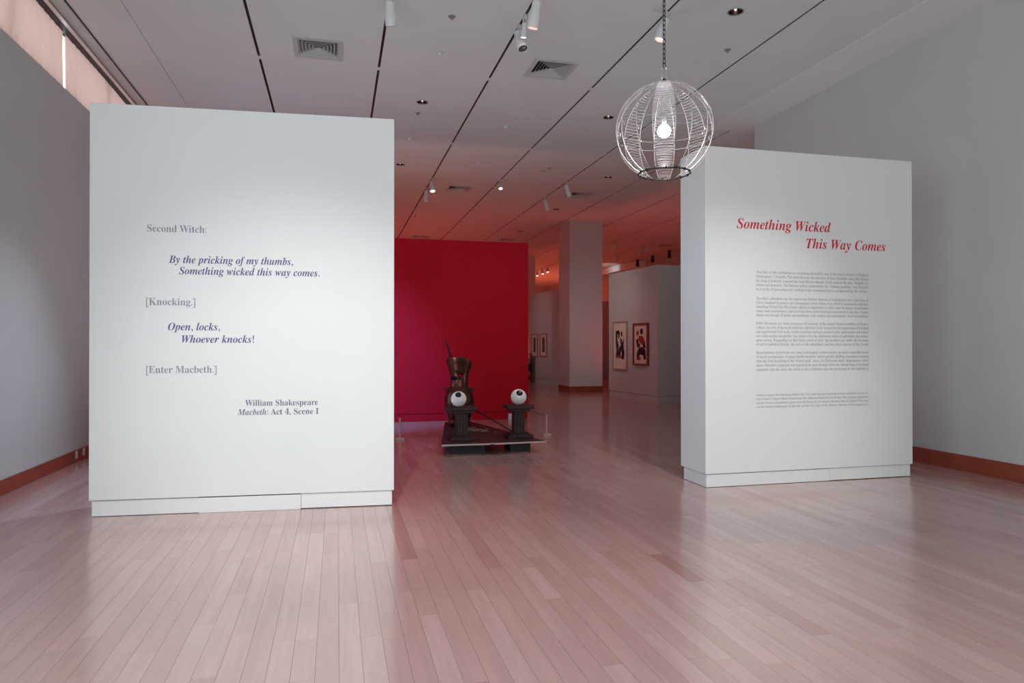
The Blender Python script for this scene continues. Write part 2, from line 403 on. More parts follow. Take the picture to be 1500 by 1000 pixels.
# clerestory strip above the left wall
wc = struct(empty('window_1', (XL - 0.2, 8.5, 4.72)))
for k in range(4):
    bm = nb(); y = -6.5 + 3.25 * k; bx(bm, -0.006, 0.0, y + 0.03, y + 3.22, 0.03, 0.84)
    obj('pane', bm, M['glass'], wc)
bm = nb()
for k in range(5):
    y = -6.5 + 3.25 * k; bx(bm, -0.03, 0.02, y - 0.03, y + 0.03, 0, 0.88)
bx(bm, -0.03, 0.02, -6.5, 6.5, 0, 0.03); bx(bm, -0.03, 0.02, -6.5, 6.5, 0.84, 0.88)
obj('window_frame', bm, M['alu'], wc)
# baseboards
bm = nb(); bx(bm, XL, XL + 0.022, YN, 13.83, 0, 0.155)
struct(obj('baseboard_left', bm, M['redwood'], bevel=0.004))
bm = nb(); bx(bm, XR - 0.025, XR, YN, 11.16, 0, 0.192); bx(bm, XR - 0.025, XR + 0.35, 11.16, 11.185, 0, 0.192)
struct(obj('baseboard_right', bm, M['redwood'], bevel=0.004))
bm = nb(); bx(bm, XF - 0.025, XF, 11.0, YB, 0, 0.192)
struct(obj('baseboard_far_right', bm, M['redwood'], bevel=0.004))

# ------------------------------------------------------------------ curtains and track
def curtain(y0, y1, seed, pinch, label):
    rnd = random.Random(seed); bm = nb(); nx = int((y1 - y0) / 0.03); nz = 8
    grid = []
    for i in range(nx + 1):
        t = i / nx; y = y0 + (y1 - y0) * t; rowv = []
        for j in range(nz + 1):
            s = j / nz; z = 4.66 + (CEIL + 0.03 - 4.66) * s
            dist = abs(y - pinch)
            amp = (0.028 * math.exp(-dist / 0.7) + 0.004) * min(1, (1.02 - s) * 2.5) * min(1, 0.05 + min(abs(y - 9.93), abs(y - 10.01)) / 0.25)
            off = amp * math.sin(2 * PI * (y - pinch) / (0.16 + 0.05 * (1 - s)) + 1.2 * s * (1 if y < pinch else -1) + seed) + 0.006 * math.sin(y * 2.1 + s * 3)
            rowv.append(bm.verts.new((XL - 0.075 + off, y, z)))
        grid.append(rowv)
    for i in range(nx):
        for j in range(nz): bm.faces.new((grid[i][j], grid[i+1][j], grid[i+1][j+1], grid[i][j+1]))
    o = obj('curtain', bm, M['curtain'], smooth=True)
    return tag(o, label, 'curtain')
curtain(2.2, 9.93, 1, 9.8, 'peach translucent curtain above left wall, the one nearer the viewer')
curtain(10.01, 15.0, 4, 10.2, 'peach translucent curtain above left wall beyond the bright slit')
tr_ = struct(empty('trim_3', (XL, 0, CEIL)))
bm = nb(); bx(bm, 0.05, 0.10, 1.5, 15.5, -0.06, 0); obj('valance_lip', bm, M['alu'], tr_)
bm = nb(); bx(bm, 0.10, 0.24, 1.5, 15.5, -0.028, 0); obj('rail_cover', bm, M['vent'], tr_)
bm = nb(); bx(bm, 0.24, 0.252, 1.5, 15.5, -0.01, 0); obj('shadow_gap', bm, M['track'], tr_)
bm = nb(); bx(bm, -0.095, 0.05, 1.5, 15.5, -0.012, 0); obj('rail', bm, M['track'], tr_)

# ------------------------------------------------------------------ lettering
def serif(s, style):
    o = ''
    bu, bl, bd = {'bi': (0x1D468, 0x1D482, 0x1D7CE), 'i': (0x1D434, 0x1D44E, 0x1D7CE), 'b': (0x1D400, 0x1D41A, 0x1D7CE)}[style]
    for c in s:
        if 'A' <= c <= 'Z': o += chr(bu + ord(c) - 65)
        elif 'a' <= c <= 'z': o += '\u210e' if (style == 'i' and c == 'h') else chr(bl + ord(c) - 97)
        elif '0' <= c <= '9': o += chr(bd + ord(c) - 48)
        else: o += c
    return o
def text_mesh(s, res, offset):
    cu = bpy.data.curves.new('text', 'FONT'); cu.body = s; cu.resolution_u = res; cu.offset = offset
    cu.extrude = 0.0; cu.fill_mode = 'FRONT'
    o = bpy.data.objects.new('text', cu); col.objects.link(o)
    bpy.context.view_layer.update()
    me = bpy.data.meshes.new_from_object(o.evaluated_get(bpy.context.evaluated_depsgraph_get()))
    bpy.data.objects.remove(o); bpy.data.curves.remove(cu)
    return me
def lettering(name, parent, s, style, x0, x1, zb, size, ink, res=3, offset=0.0, label=None):
    """s fills the width x0..x1 at baseline zb on the front face (local y=0) of its panel"""
    me = text_mesh(serif(s, style) if isinstance(style, str) else ''.join(serif(a, b_) for a, b_ in zip(s, style)), res, offset)
    xsv = [v.co.x for v in me.vertices]; a, b_ = min(xsv), max(xsv)
    k = (x1 - x0) / (b_ - a)
    for v in me.vertices:
        v.co = Vector((x0 + (v.co.x - a) * k, -0.0015, zb + v.co.y * size))
    me.materials.clear(); me.materials.append(ink)
    o = bpy.data.objects.new(name, me); col.objects.link(o); o.parent = parent
    if label: o['label'] = label
    return o

# ------------------------------------------------------------------ the two text panels
def panel(name, p, q, thick, height, boards, label):
    p, q = Vector(p), Vector(q); d = q - p; L = d.length
    root = empty(name, (p.x, p.y, 0), math.atan2(d.y, d.x))
    tag(root, label, 'wall panel')
    bm = nb(); bx(bm, 0, L, 0, thick, 0.147, height)
    obj('panel_body', bm, M['panel'], root, bevel=0.004)
    s = 0.018
    for (a, b_, dz, dy) in boards:
        bm = nb(); bx(bm, a, b_, s + dy, s + 0.02 + dy, 0.004 + dz, 0.140 + dz); obj('plinth_board', bm, M['panel'], root, bevel=0.002)
    bm = nb(); bx(bm, s, s + 0.02, s + 0.021, thick - s, 0.004, 0.14); bx(bm, L - s - 0.02, L - s, s + 0.021, thick - s, 0.004, 0.14)
    bx(bm, s, L - s, thick - s - 0.02, thick - s, 0.004, 0.14)
    obj('plinth_side', bm, M['panel'], root, bevel=0.002)
    bm = nb(); bx(bm, 0.06, L - 0.06, 0.06, thick - 0.06, 0.0, 0.147); obj('plinth_core', bm, M['dark'], root)
    return root, L
LP, LL = panel('text_panel', (-2.115, 6.86), (0.528, 6.665), 0.55, 3.66,
               [(0.018, 0.905, 0.0, 0.0), (0.907, 1.80, -0.003, -0.012), (1.802, 2.632, 0.003, 0.0)],
               'big white freestanding panel with the witches quotation in blue and grey letters')
TL = [('Second Witch:', 'b', .474, .972, 2.533, .094, 'ink_slate', -0.004),
      ('By the pricking of my thumbs,', 'bi', .655, 1.728, 2.257, .098, 'ink_blue', 0.0),
      ('Something wicked this way comes.', 'bi', .741, 1.967, 2.156, .098, 'ink_blue', 0.0),
      ('[Knocking.]', 'b', .467, .88, 1.876, .094, 'ink_slate', -0.004),
      ('Open, locks,', 'bi', .65, 1.091, 1.652, .098, 'ink_blue', 0.0),
      ('Whoever knocks!', 'bi', .765, 1.386, 1.54, .098, 'ink_blue', 0.0),
      ('[Enter Macbeth.]', 'b', .469, 1.062, 1.268, .094, 'ink_slate', -0.004),
      ('William Shakespeare', 'b', 1.31, 1.953, .963, .080, 'ink_dark', -0.003)]
for (s, st, a, b_, z, size, ink, off) in TL:
    lettering('lettering', LP, s, st, a, b_, z, size, M[ink], 4, off)
lettering('lettering', LP, ['Macbeth', ': Act 4, Scene I'], ['bi', 'b'], 1.245, 1.959, .880, .080, M['ink_dark'], 4, -0.002)

RP, RL = panel('text_panel', (3.80, 6.67), (6.45, 6.67), 0.55, 3.64,
               [(0.018, 1.55, 0.0, 0.0), (1.552, 2.632, 0.003, 0.0)],
               'white freestanding panel with a red title and small grey paragraphs')
lettering('lettering', RP, 'Something Wicked', 'bi', .373, 1.555, 2.777, .158, M['ink_red'], 5, 0.0, 'red title letters')
lettering('lettering', RP, 'This Way Comes', 'bi', 1.238, 2.282, 2.590, .158, M['ink_red'], 5, 0.0, 'red title letters')
P1 = ["The title of this exhibition is a warning uttered by one of the weird sisters in William",
      "Shakespeare\u2019s Macbeth. The witch foresees the entrance of King Macbeth, soon after killing",
      "the King of Scotland, assumed the royal title for himself. At this point in the play, Macbeth is a",
      "traitor and murderer. The heinous actions motivated by his \u201cvaulting ambition\u201d trap Macbeth",
      "in a circle of increasing evil, leading to his consummation as prophesied by the witches."]
P2 = ["The witch\u2019s admonition sets the stage for the Madison Museum of Contemporary Art\u2019s exploration of",
      "evil as visualized by modern and contemporary artists. Drawn from MMoCA\u2019s permanent collection,",
      "Something Wicked This Way Comes affords an opportunity to reflect upon the impact of malevolent",
      "causes and consequences, and how it has been understood and represented in our time. Darker",
      "themes run through all media and movements of the modern and contemporary, based on traditions"]
P3 = ["Before the modern era, Satan was seen as evil incarnate. In the ancient Christian traditions of Western",
      "culture, the evils of the world reflected a fall from Grace, fostered by the temptations of the flesh",
      "and anger toward God. In the secular traditions, dating to ancient Greece, philosophers and writers",
      "have taken another perspective: they situate evil in the unforeseen actions of individuals and societies",
      "gone wrong. Depending on this latter point of view, the modern age shifts the location",
      "of evil to political history, the acts of the individual, and the silent consent of the crowd."]
P4 = ["Representations of evil in the arts, from Greek tragedy to horror movies, are meant to provide visions",
      "of moral consequences, to purge fearful emotions, and to provide thrilling experiences ranging",
      "from the truly horrifying to the \u201cwicked good\u201d scares of a Halloween night. Shakespeare\u2019s witch",
      "senses Macbeth\u2019s approach and unlocked the door through which the wicked King of Scotland",
      "appeared. Like the witch, the artists in this exhibition open the portal and let the frightful in."]
P5 = ["Generous support for Something Wicked This Way Comes has been provided by James and Ellen Vincent; the",
      "Dane County Cultural Affairs Commission with additional funds from the Endres Mfg. Company Foundation",
      "and the Overture Foundation; a grant from the Wisconsin Arts Board with funds from the State of Wisconsin",
      "and the National Endowment for the Arts; and the Art League of the Madison Museum of Contemporary Art."]
for P, z0, z1, size in ((P1, 2.297, 2.112, .043), (P2, 2.012, 1.831, .043), (P3, 1.742, 1.513, .043), (P4, 1.424, 1.239, .043), (P5, .965, .838, .034)):
    for i, s in enumerate(P):
        lettering('paragraph_line', RP, s, 'b', .609, 2.048, z0 + (z1 - z0) * i / (len(P) - 1), size, M['ink_grey'], 1, 0.0)

# ------------------------------------------------------------------ red wall
rw = tag(empty('red_wall', (XL, 13.83, 0)), 'deep red free standing wall behind the metal sculpture', 'partition wall')
WL = 3.83 - XL
bm = nb(); bx(bm, 0.02, WL, 0, 0.5, 0.155, 3.62); obj('wall_body', bm, M['red'], rw, bevel=0.004)
bm = nb(); bx(bm, 0.02, WL - 0.015, 0.012, 0.488, 0.0, 0.149); obj('plinth', bm, M['red'], rw, bevel=0.003)
bm = nb(); bx(bm, 3.40, 3.50, 13.76, 13.828, 0.0, 0.12); bx(bm, 3.42, 3.48, 13.75, 13.76, 0.02, 0.10)
tag(obj('floor_box', bm, M['white'], bevel=0.008), 'small white box on the floor against the red wall', 'box')

# ------------------------------------------------------------------ column
c = tag(empty('column', (7.79, 21.7, 0)), 'square grey painted column on a reddish wooden base', 'column')
bm = nb(); bx(bm, -0.56, 0.56, -0.55, 0.55, 0.19, CEIL); obj('shaft', bm, M['wall'], c, bevel=0.004)
bm = nb(); bx(bm, -0.575, 0.575, -0.565, 0.565, 0, 0.19); obj('base', bm, M['redwood'], c, bevel=0.004)
c2 = tag(empty('column', (8.55, 30.6, 0)), 'narrow grey column end showing beside the red wall edge', 'column')
bm = nb(); bx(bm, -0.42, 0.1, -0.55, 0.55, 0.19, CEIL); obj('shaft', bm, M['wall'], c2, bevel=0.004)
bm = nb(); bx(bm, -0.435, 0.115, -0.565, 0.565, 0, 0.19); obj('base', bm, M['redwood'], c2, bevel=0.004)

# ------------------------------------------------------------------ partitions with pictures (left face runs p..q, end face at q)
def partition(p, q, endw, h, label, m=None):
    p, q = Vector(p), Vector(q); d = q - p; L = d.length
    root = empty('partition', (p.x, p.y, 0), math.atan2(d.y, d.x)); tag(root, label, 'partition wall')
    bm = nb(); bx(bm, 0, L, 0, endw, 0.20, h); obj('wall_body', bm, m or M['wall'], root, bevel=0.004)
    bm = nb(); bx(bm, 0.012, L - 0.012, 0.010, endw - 0.01, 0.0, 0.192); obj('plinth', bm, m or M['wall'], root, bevel=0.003)
    return root, L
# pictures hang on the left face: local y<0 side
def frame_pic(root, x0, x1, z0, z1, fm_, label, group, art, name='framed_print', depth=0.045, fw=0.03, mat_in=None):
    bm = nb()
    t = empty(name, (0, 0, 0)); t.location = root.matrix_world_loc @ Vector((x0, 0, z0)); t.rotation_euler = root.rotation_euler
    tag(t, label, 'picture', group)
    W, Hh = x1 - x0, z1 - z0
    bx(bm, 0, W, -depth, -0.002, 0, fw); bx(bm, 0, W, -depth, -0.002, Hh - fw, Hh)
    bx(bm, 0, fw, -depth, -0.002, fw, Hh - fw); bx(bm, W - fw, W, -depth, -0.002, fw, Hh - fw)
    obj('frame', bm, fm_, t)
    bm = nb(); bx(bm, fw, W - fw, -depth * 0.5, -0.004, fw, Hh - fw); obj('mount', bm, M['paper'], t)
    art(t, W, Hh, -depth * 0.5)
    return t
def setw(root): root.matrix_world_loc = None
class RootProxy:
    def __init__(self, o):
        self.o = o; self.rotation_euler = o.rotation_euler
        self.matrix_world_loc = Matrix.Translation(o.location) @ Matrix.Rotation(o.rotation_euler.z, 4, 'Z')
def poly(bm, pts, y, W, H_):
    vv = [bm.verts.new((a * W, y - 0.0015, b_ * H_)) for a, b_ in pts]
    f = bm.faces.new(vv)
    r = bmesh.ops.extrude_face_region(bm, geom=[f])
    bmesh.ops.translate(bm, vec=(0, 0.0015, 0), verts=[v for v in r['geom'] if isinstance(v, bmesh.types.BMVert)])
def art_ink(t, W, H_, y):
    bm = nb()
    for pts in ([(.20,.80),(.42,.82),(.50,.76),(.45,.66),(.38,.64),(.38,.73),(.33,.74),(.30,.60),(.20,.55)],
                [(.20,.56),(.34,.60),(.40,.50),(.36,.42),(.44,.34),(.34,.24),(.20,.26),(.26,.40)],
                [(.56,.78),(.64,.80),(.68,.72),(.62,.68),(.57,.70)],
                [(.50,.66),(.60,.64),(.66,.56),(.78,.66),(.74,.50),(.80,.36),(.78,.22),(.60,.22),(.62,.36),(.52,.42),(.56,.52)],
                [(.40,.44),(.52,.50),(.56,.36),(.50,.24),(.42,.25)]):
        bm = nb(); poly(bm, pts, y, W, H_); obj('ink_stroke', bm, M['artblack'], t)
    bm = nb(); poly(bm, [(.22,.24),(.60,.24),(.60,.30),(.40,.27),(.22,.29)], y - 0.002, W, H_); obj('red_band', bm, M['artred'], t)
def art_figures(t, W, H_, y):
    bm = nb(); rnd = random.Random(3)
    for pts in ([(.46,.86),(.60,.88),(.66,.80),(.58,.72),(.46,.76)],
                [(.18,.60),(.30,.64),(.36,.52),(.46,.50),(.40,.40),(.26,.44)],
                [(.24,.30),(.40,.42),(.62,.44),(.82,.36),(.84,.16),(.70,.14),(.66,.24),(.44,.26),(.34,.12),(.22,.14)],
                [(.62,.60),(.78,.56),(.82,.40),(.66,.42)]):
        bm = nb(); poly(bm, pts, y, W, H_); obj('dark_figure', bm, M['artblack'], t)
    bm = nb()
    for pts in ([(.18,.78),(.34,.84),(.38,.74),(.26,.70)], [(.36,.70),(.62,.70),(.78,.58),(.64,.48),(.40,.54)],
                [(.24,.13),(.46,.12),(.52,.18),(.36,.22)], [(.30,.62),(.38,.66),(.36,.56)]):
        bm = nb(); poly(bm, pts, y - 0.002, W, H_); obj('red_figure', bm, M['artred'], t)
def art_strip(t, W, H_, y):
    bm = nb(); bx(bm, W * .30, W * .68, y - 0.003, y, H_ * .20, H_ * .84); obj('dark_strip', bm, M['artgrey'], t)
def wall_label(proxy, x, z, label):
    bm = nb(); bx(bm, -0.06, 0.06, -0.008, -0.001, -0.035, 0.035)
    o = obj('wall_label', bm, M['paper']); o.location = proxy.matrix_world_loc @ Vector((x, 0, z)); o.rotation_euler = proxy.rotation_euler
    tag(o, label, 'label card', 'small label cards beside the pictures')
PB, LB = partition((7.70, 19.0), (7.98, 16.4), 0.75, 3.58, 'grey partition with two tall framed prints on its side')
pb = RootProxy(PB)
frame_pic(pb, .294, 1.112, .82, 2.18, M['frame_oak'], 'tall pale framed print with black ink figure, left of the cherry frame', 'prints on the near grey partition', art_ink)
frame_pic(pb, 1.456, 2.221, .97, 2.10, M['frame_red'], 'cherry framed print of dark and red figures on the near partition', 'prints on the near grey partition', art_figures, fw=0.05, depth=0.06)
wall_label(pb, 1.298, 1.333, 'tiny pale label card between the two tall framed prints')
wall_label(pb, 2.413, 1.334, 'tiny pale label card right of the cherry framed print')
PA, LA = partition((7.77, 27.88), (7.80, 24.87), 0.9, 3.56, 'grey partition between the red wall and the big column')
pa = RootProxy(PA)
frame_pic(pa, .439, 1.238, 1.05, 1.967, M['frame_oak'], 'narrow pink mounted print with a dark strip, nearer the red wall', 'narrow prints on the far partition', art_strip)
frame_pic(pa, 1.649, 2.455, 1.07, 1.95, M['frame_oak'], 'narrow pink mounted print with a dark strip, nearer the big column', 'narrow prints on the far partition', art_strip)
wall_label(pa, 2.713, 1.453, 'tiny pale label card right of the narrow prints')
# far low partition and back-room piece
r_, _ = partition((12.0, 33.5), (12.2, 31.1), 1.6, 3.6, 'far grey partition glimpsed in the gap right of the column')
# black storage rack just behind the red wall edge
t = tag(empty('storage_rack', (7.41, 27.3, 0)), 'black rack with small items just past the red wall edge', 'rack')
for sx_ in (-0.2, 0.17):
    for sy_ in (-0.35, 0.32):
        bm = nb(); bx(bm, sx_, sx_ + 0.03, sy_, sy_ + 0.03, 0, 1.15); obj('post', bm, M['track'], t)
for z in (0.12, 0.45, 0.80, 1.12):
    bm = nb(); bx(bm, -0.2, 0.2, -0.35, 0.35, z, z + 0.03); obj('shelf', bm, M['track'], t)
bm = nb(); bx(bm, -0.19, 0.19, -0.30, 0.30, 0.48, 0.76); obj('black_crate', bm, M['blackblock'], t)
bm = nb(); bx(bm, -0.12, 0.12, -0.30, -0.05, 0.83, 1.0); obj('grey_case', bm, M['grey'], t)

# curved glossy white band under the ceiling edge
bm = nb(); n_ = 24; pts = []
for i in range(n_ + 1):
    a = -0.5 * PI + PI * i / n_
    pts.append((13.95 - 0.55 * math.cos(a), 32.9 + 2.9 * math.sin(a)))
vv = []
for (x, y) in pts:
    vv.append([bm.verts.new((x, y, 5.16)), bm.verts.new((x, y, 5.46)), bm.verts.new((x + 0.05, y, 5.46)), bm.verts.new((x + 0.05, y, 5.16))])
for A, B in zip(vv, vv[1:]):
    for k in range(4): bm.faces.new((A[k], A[(k+1) % 4], B[(k+1) % 4], B[k]))
bm.faces.new(vv[0]); bm.faces.new(vv[-1][::-1])
struct(obj('trim_4', bm, M['whiteband'], smooth=True))

# ------------------------------------------------------------------ ceiling diffusers
def vent(x, y, s, label):
    t = tag(empty('ceiling_vent', (x, y, CEIL)), label, 'vent', 'square air vents in the ceiling')
    h = s * 0.54; hi = s * 0.44
    bm = nb()
    for (a, b_, c_, d_) in ((-h, h, -h, -hi), (-h, h, hi, h), (-h, -hi, -hi, hi), (hi, h, -hi, hi)): bx(bm, a, b_, c_, d_, -0.012, 0.0)
    obj('frame', bm, M['vent'], t, bevel=0.003)
    N = 6
    for k in range(N):
        o_ = hi * (1 - k / N); i_ = hi * (1 - (k + 1) / N) + 0.012; 
        if k == N - 1: i_ = 0.004
        bm = nb()
        zo, zi = -0.006, 0.030
        V = [[bm.verts.new((sx_ * r_, sy_ * r_, z)) for sx_, sy_ in ((-1, -1), (1, -1), (1, 1), (-1, 1))] for r_, z in ((o_, zo), (i_, zi), (i_ , zi + 0.004), (o_, zo + 0.004))]
        for a_ in range(4):
            A, B = V[a_], V[(a_ + 1) % 4]
            for j in range(4): bm.faces.new((A[j], A[(j+1) % 4], B[(j+1) % 4], B[j]))
        obj('louvre', bm, M['vent'], t)
    bm = nb(); bx(bm, -hi, hi, -hi, hi, 0.052, 0.06); obj('duct_back', bm, M['dark'], t)
    return t
vl = ['square four-way air vent above the left text panel', 'square four-way air vent left of the wire globe lamp',
      'square air vent seen edge-on beside the small twin spots', 'square air vent seen edge-on above the big column',
      'far air vent over the middle of the red wall', 'far air vent over the right end of the red wall', 'farthest air vent over the grey partition']
vl[4] = 'far dark air vent above the red wall, left one of two'; vl[5] = 'far dark air vent above the red wall, right one of two'
for (x, y, s), lab in zip(vents, vl): vent(x, y, s, lab)

# ------------------------------------------------------------------ downlights
def downlight(x, y, label, lit=True):
    t = tag(empty('downlight', (x, y, CEIL)), label, 'ceiling light', 'recessed round downlights')
    bm = nb(); lathe(bm, [(0.086, 0.0), (0.098, -0.001), (0.100, -0.005), (0.096, -0.006), (0.083, -0.003), (0.083, 0.0)], 28, close=False)
    obj('trim_ring', bm, M['grey'], t, smooth=True)
    bm = nb(); lathe(bm, [(0.084, 0.0), (0.075, 0.06), (0.05, 0.13), (0.03, 0.15)], 28, close=False); bm.faces.new([v for v in bm.verts if abs(v.co.z - 0.15) < 1e-5])
    obj('reflector', bm, mat_dl, t, smooth=True)
    bm = nb(); lathe(bm, [(0.012, 0.14), (0.014, 0.10), (0.014, 0.03), (0.008, 0.015)], 10); obj('tube', bm, M['tube'] if lit else M['grey'], t, smooth=True)  # glowing tube stands in for the bright vertical glint in the reflector
mat_dl = mat('dark_reflector', (0.10, 0.05, 0.05), 0.25, 0.8)
dlab = ['recessed downlight just above the right corner of left panel', 'recessed downlight beside the right edge of left panel', 'large recessed downlight near top right of the photo',
        'recessed downlight left of the wire globe lamp', 'recessed downlight hidden behind the globe lamp area', 'recessed downlight below left of the wire globe lamp', 'small recessed downlight between spot and big column',
        'tiny recessed downlight over the right end of red wall', 'recessed downlight above the left panel top']
for (x, y), lab in zip(down, dlab):
    if (x, y) in ((4.61, 15.3), (1.36, 7.3)): continue
    downlight(x, y, lab)

# sprinklers, detectors
def sprinkler(x, y, lab):
    t = tag(empty('sprinkler', (x, y, CEIL)), lab, 'sprinkler', 'small ceiling sprinkler heads')
    bm = nb(); lathe(bm, [(0.045, 0.0), (0.047, -0.004), (0.02, -0.010), (0.012, -0.012)], 18); obj('escutcheon', bm, M['grey'], t, smooth=True)
    bm = nb(); lathe(bm, [(0.008, -0.012), (0.008, -0.03), (0.022, -0.033), (0.022, -0.036)], 14); obj('deflector', bm, M['grey'], t, smooth=True)
for x, y, lab in [(1.35, 8.34, 'tiny sprinkler head near the top centre of ceiling'), (1.35, 11.97, 'tiny sprinkler head behind the left downlight'),
                  (5.11, 8.38, 'tiny sprinkler head right of the lamp chain'), (4.64, 14.97, 'tiny sprinkler head between the middle tracks'), (2.15, 21.5, 'tiny sprinkler head in front of far left vent')]:
    sprinkler(x + (0.2 if x == 2.15 else 0), y, lab)
def detector(x, y, lab, r=0.07):
    t = tag(empty('smoke_detector', (x, y, CEIL)), lab, 'smoke detector', 'round detectors on the ceiling')
    bm = nb(); lathe(bm, [(r, 0.0), (r, -0.012), (r * 0.9, -0.02)], 24); obj('base', bm, M['vent'], t, smooth=True)
    bm = nb(); lathe(bm, [(r * 0.6, -0.02), (r * 0.58, -0.035), (r * 0.3, -0.045)], 20); obj('sensor', bm, M['white'], t, smooth=True)
detector(1.36, 9.4, 'small round detector between the two near vents', 0.045)
detector(2.98, 12.29, 'round detector below the vent beside globe lamp')
detector(1.36, 13.45, 'round detector right of the left panel top corner')
detector(3.01, 14.96, 'round detector above the single small lit spot', 0.055)

# ------------------------------------------------------------------ track spotlights
def spot_fixture(x, y, d, L, r, lens, label, group='track spotlights', stem=0.07, body='white'):
    t = tag(empty('track_spotlight', (x, y, CEIL)), label, 'spotlight', group)
    bm = nb(); bx(bm, -0.012, 0.012, -0.055, 0.055, -0.03, 0.03); obj('track_adapter', bm, M['white'], t, bevel=0.003)
    bm = nb(); tube(bm, [(0, 0, -0.028), (0, 0, -0.03 - stem)], 0.009, 8); obj('stem', bm, M['grey'], t)
    d = Vector(d).normalized(); piv = Vector((0, 0, -0.03 - stem))
    start = piv - d * (L * 0.15)
    rot = Vector((0, 0, 1)).rotation_difference(d).to_matrix().to_4x4()
    mt = Matrix.Translation(start) @ rot
    bm = nb(); lathe(bm, [(r * .55, 0), (r * .8, L * .04), (r * .82, L * .45), (r, L * .52), (r, L * .97), (r * .96, L), (r * .88, L), (r * .86, L * .93)], 24, mt, close=False)
    obj('can', bm, M[body], t, smooth=True)
    bm = nb(); lathe(bm, [(r * .3, -L * .05), (r * .57, 0.0), (r * .5, L * .02)], 20, mt); obj('cap', bm, M[body], t, smooth=True)
    bm = nb(); lathe(bm, [(r * .87, L * .90), (r * .6, L * .925), (r * .2, L * .935)], 20, mt); obj('lens', bm, lens, t, smooth=True)
    bm = nb(); lathe(bm, [(r * 1.03, L * .68), (r * 1.03, L * .71)], 24, mt); obj('band', bm, M[body], t, smooth=True)
gx3, gx4, gx5 = 2.21, 3.835, 5.46
sp = spot_fixture
sp(0.585, 8.02, (0.1, 0.35, -1), 0.27, 0.066, M['lens_off'], 'white track spotlight cut by the top edge of photo')
sp(gx3, 7.62, (-.12, .25, -1), 0.30, 0.068, M['lamp_warm'], 'white track spotlight topmost of the cluster near top centre')
sp(gx3, 8.14, (-.05, .2, -1), 0.17, 0.038, M['lamp_on'], 'slim white track spotlight in the middle of the cluster')
sp(gx3, 8.42, (.12, -.5, -1), 0.29, 0.068, M['lens_off'], 'white track spotlight lowest of the top centre cluster')
sp(gx4, 7.66, (-.32, .1, -1), 0.26, 0.066, M['lamp_warm'], 'white track spotlight hanging behind the lamp chain')
sp(gx3, 16.6, (0.02, -.35, -1), 0.28, 0.066, M['lamp_on'], 'brightly lit spot, nearer one of a pair above red wall')
sp(gx3, 17.7, (0.02, .25, -1), 0.28, 0.066, M['lamp_on'], 'lit spot, farther one of a pair above red wall')
sp(gx4, 16.4, (0.0, -.5, -1), 0.15, 0.05, M['lamp_on'], 'single small lit spot above the middle of red wall')
sp(gx5, 16.2, (.45, .3, -1), 0.30, 0.062, M['lens_off'], 'unlit grey spot beside an edge-on vent')
sp(gx5, 18.0, (.40, .1, -1), 0.30, 0.062, M['lamp_on'], 'lit spot pointing right over the sculpture area')
G2 = 'small far spots in the back gallery'
for (x, y, d, lens, lab) in [(10.335, 26.0, (0, .2, -1), 'lamp_warm', 'tiny far lit spot just right of big column'), (10.335, 24.9, (0, .2, -1), 'lamp_warm', 'tiny far lit spot, second right of big column'),
                             (11.96, 26.2, (0, .2, -1), 'lamp_warm', 'far lit spot above the near grey partition'), (11.96, 25.5, (0, .2, -1), 'lens_off', 'far unlit spot beside lit one above partition'),
                             (11.96, 28.6, (0, .2, -1), 'lens_off', 'far unlit spot above the white curved band'),
                             (10.335, 35.6, (0, -.3, -1), 'lamp_on', 'tiny lit spot left of the big column, nearest the red wall'), (10.335, 34.6, (0, -.3, -1), 'lamp_on', 'tiny lit spot left of the big column, middle of three'),
                             (10.335, 33.7, (0, -.3, -1), 'lamp_on', 'tiny lit spot left of the big column, right of three')]:
    sp(x, y, d, 0.26, 0.07, M[lens], lab, G2)
for k, (y, lab) in enumerate([(34.2, 'leftmost'), (32.0, 'second from left'), (30.0, 'middle'), (28.4, 'second from right'), (26.8, 'rightmost')]):
    sp(13.585, y, (0, 0, -1), 0.32, 0.075, M['lens_off'], lab + ' of five dark cylinders along the far ceiling edge', 'dark cylinders along the far ceiling edge', 0.02, 'track')

# ------------------------------------------------------------------ outlets on the left baseboard
for y, lab in ((10.13, 'pale outlet plate on left baseboard, nearer one'), (10.40, 'pale outlet plate on left baseboard, farther one')):
    t = tag(empty('outlet', (XL + 0.022, y, 0.1)), lab, 'outlet', 'outlets on the left baseboard')
    bm = nb(); bx(bm, 0, 0.008, -0.037, 0.037, -0.05, 0.05); obj('cover_plate', bm, M['vent'], t, bevel=0.002)
    for z in (-0.02, 0.02):
        bm = nb(); bx(bm, 0.008, 0.011, -0.015, 0.015, z - 0.013, z + 0.013); obj('socket', bm, M['white'], t)

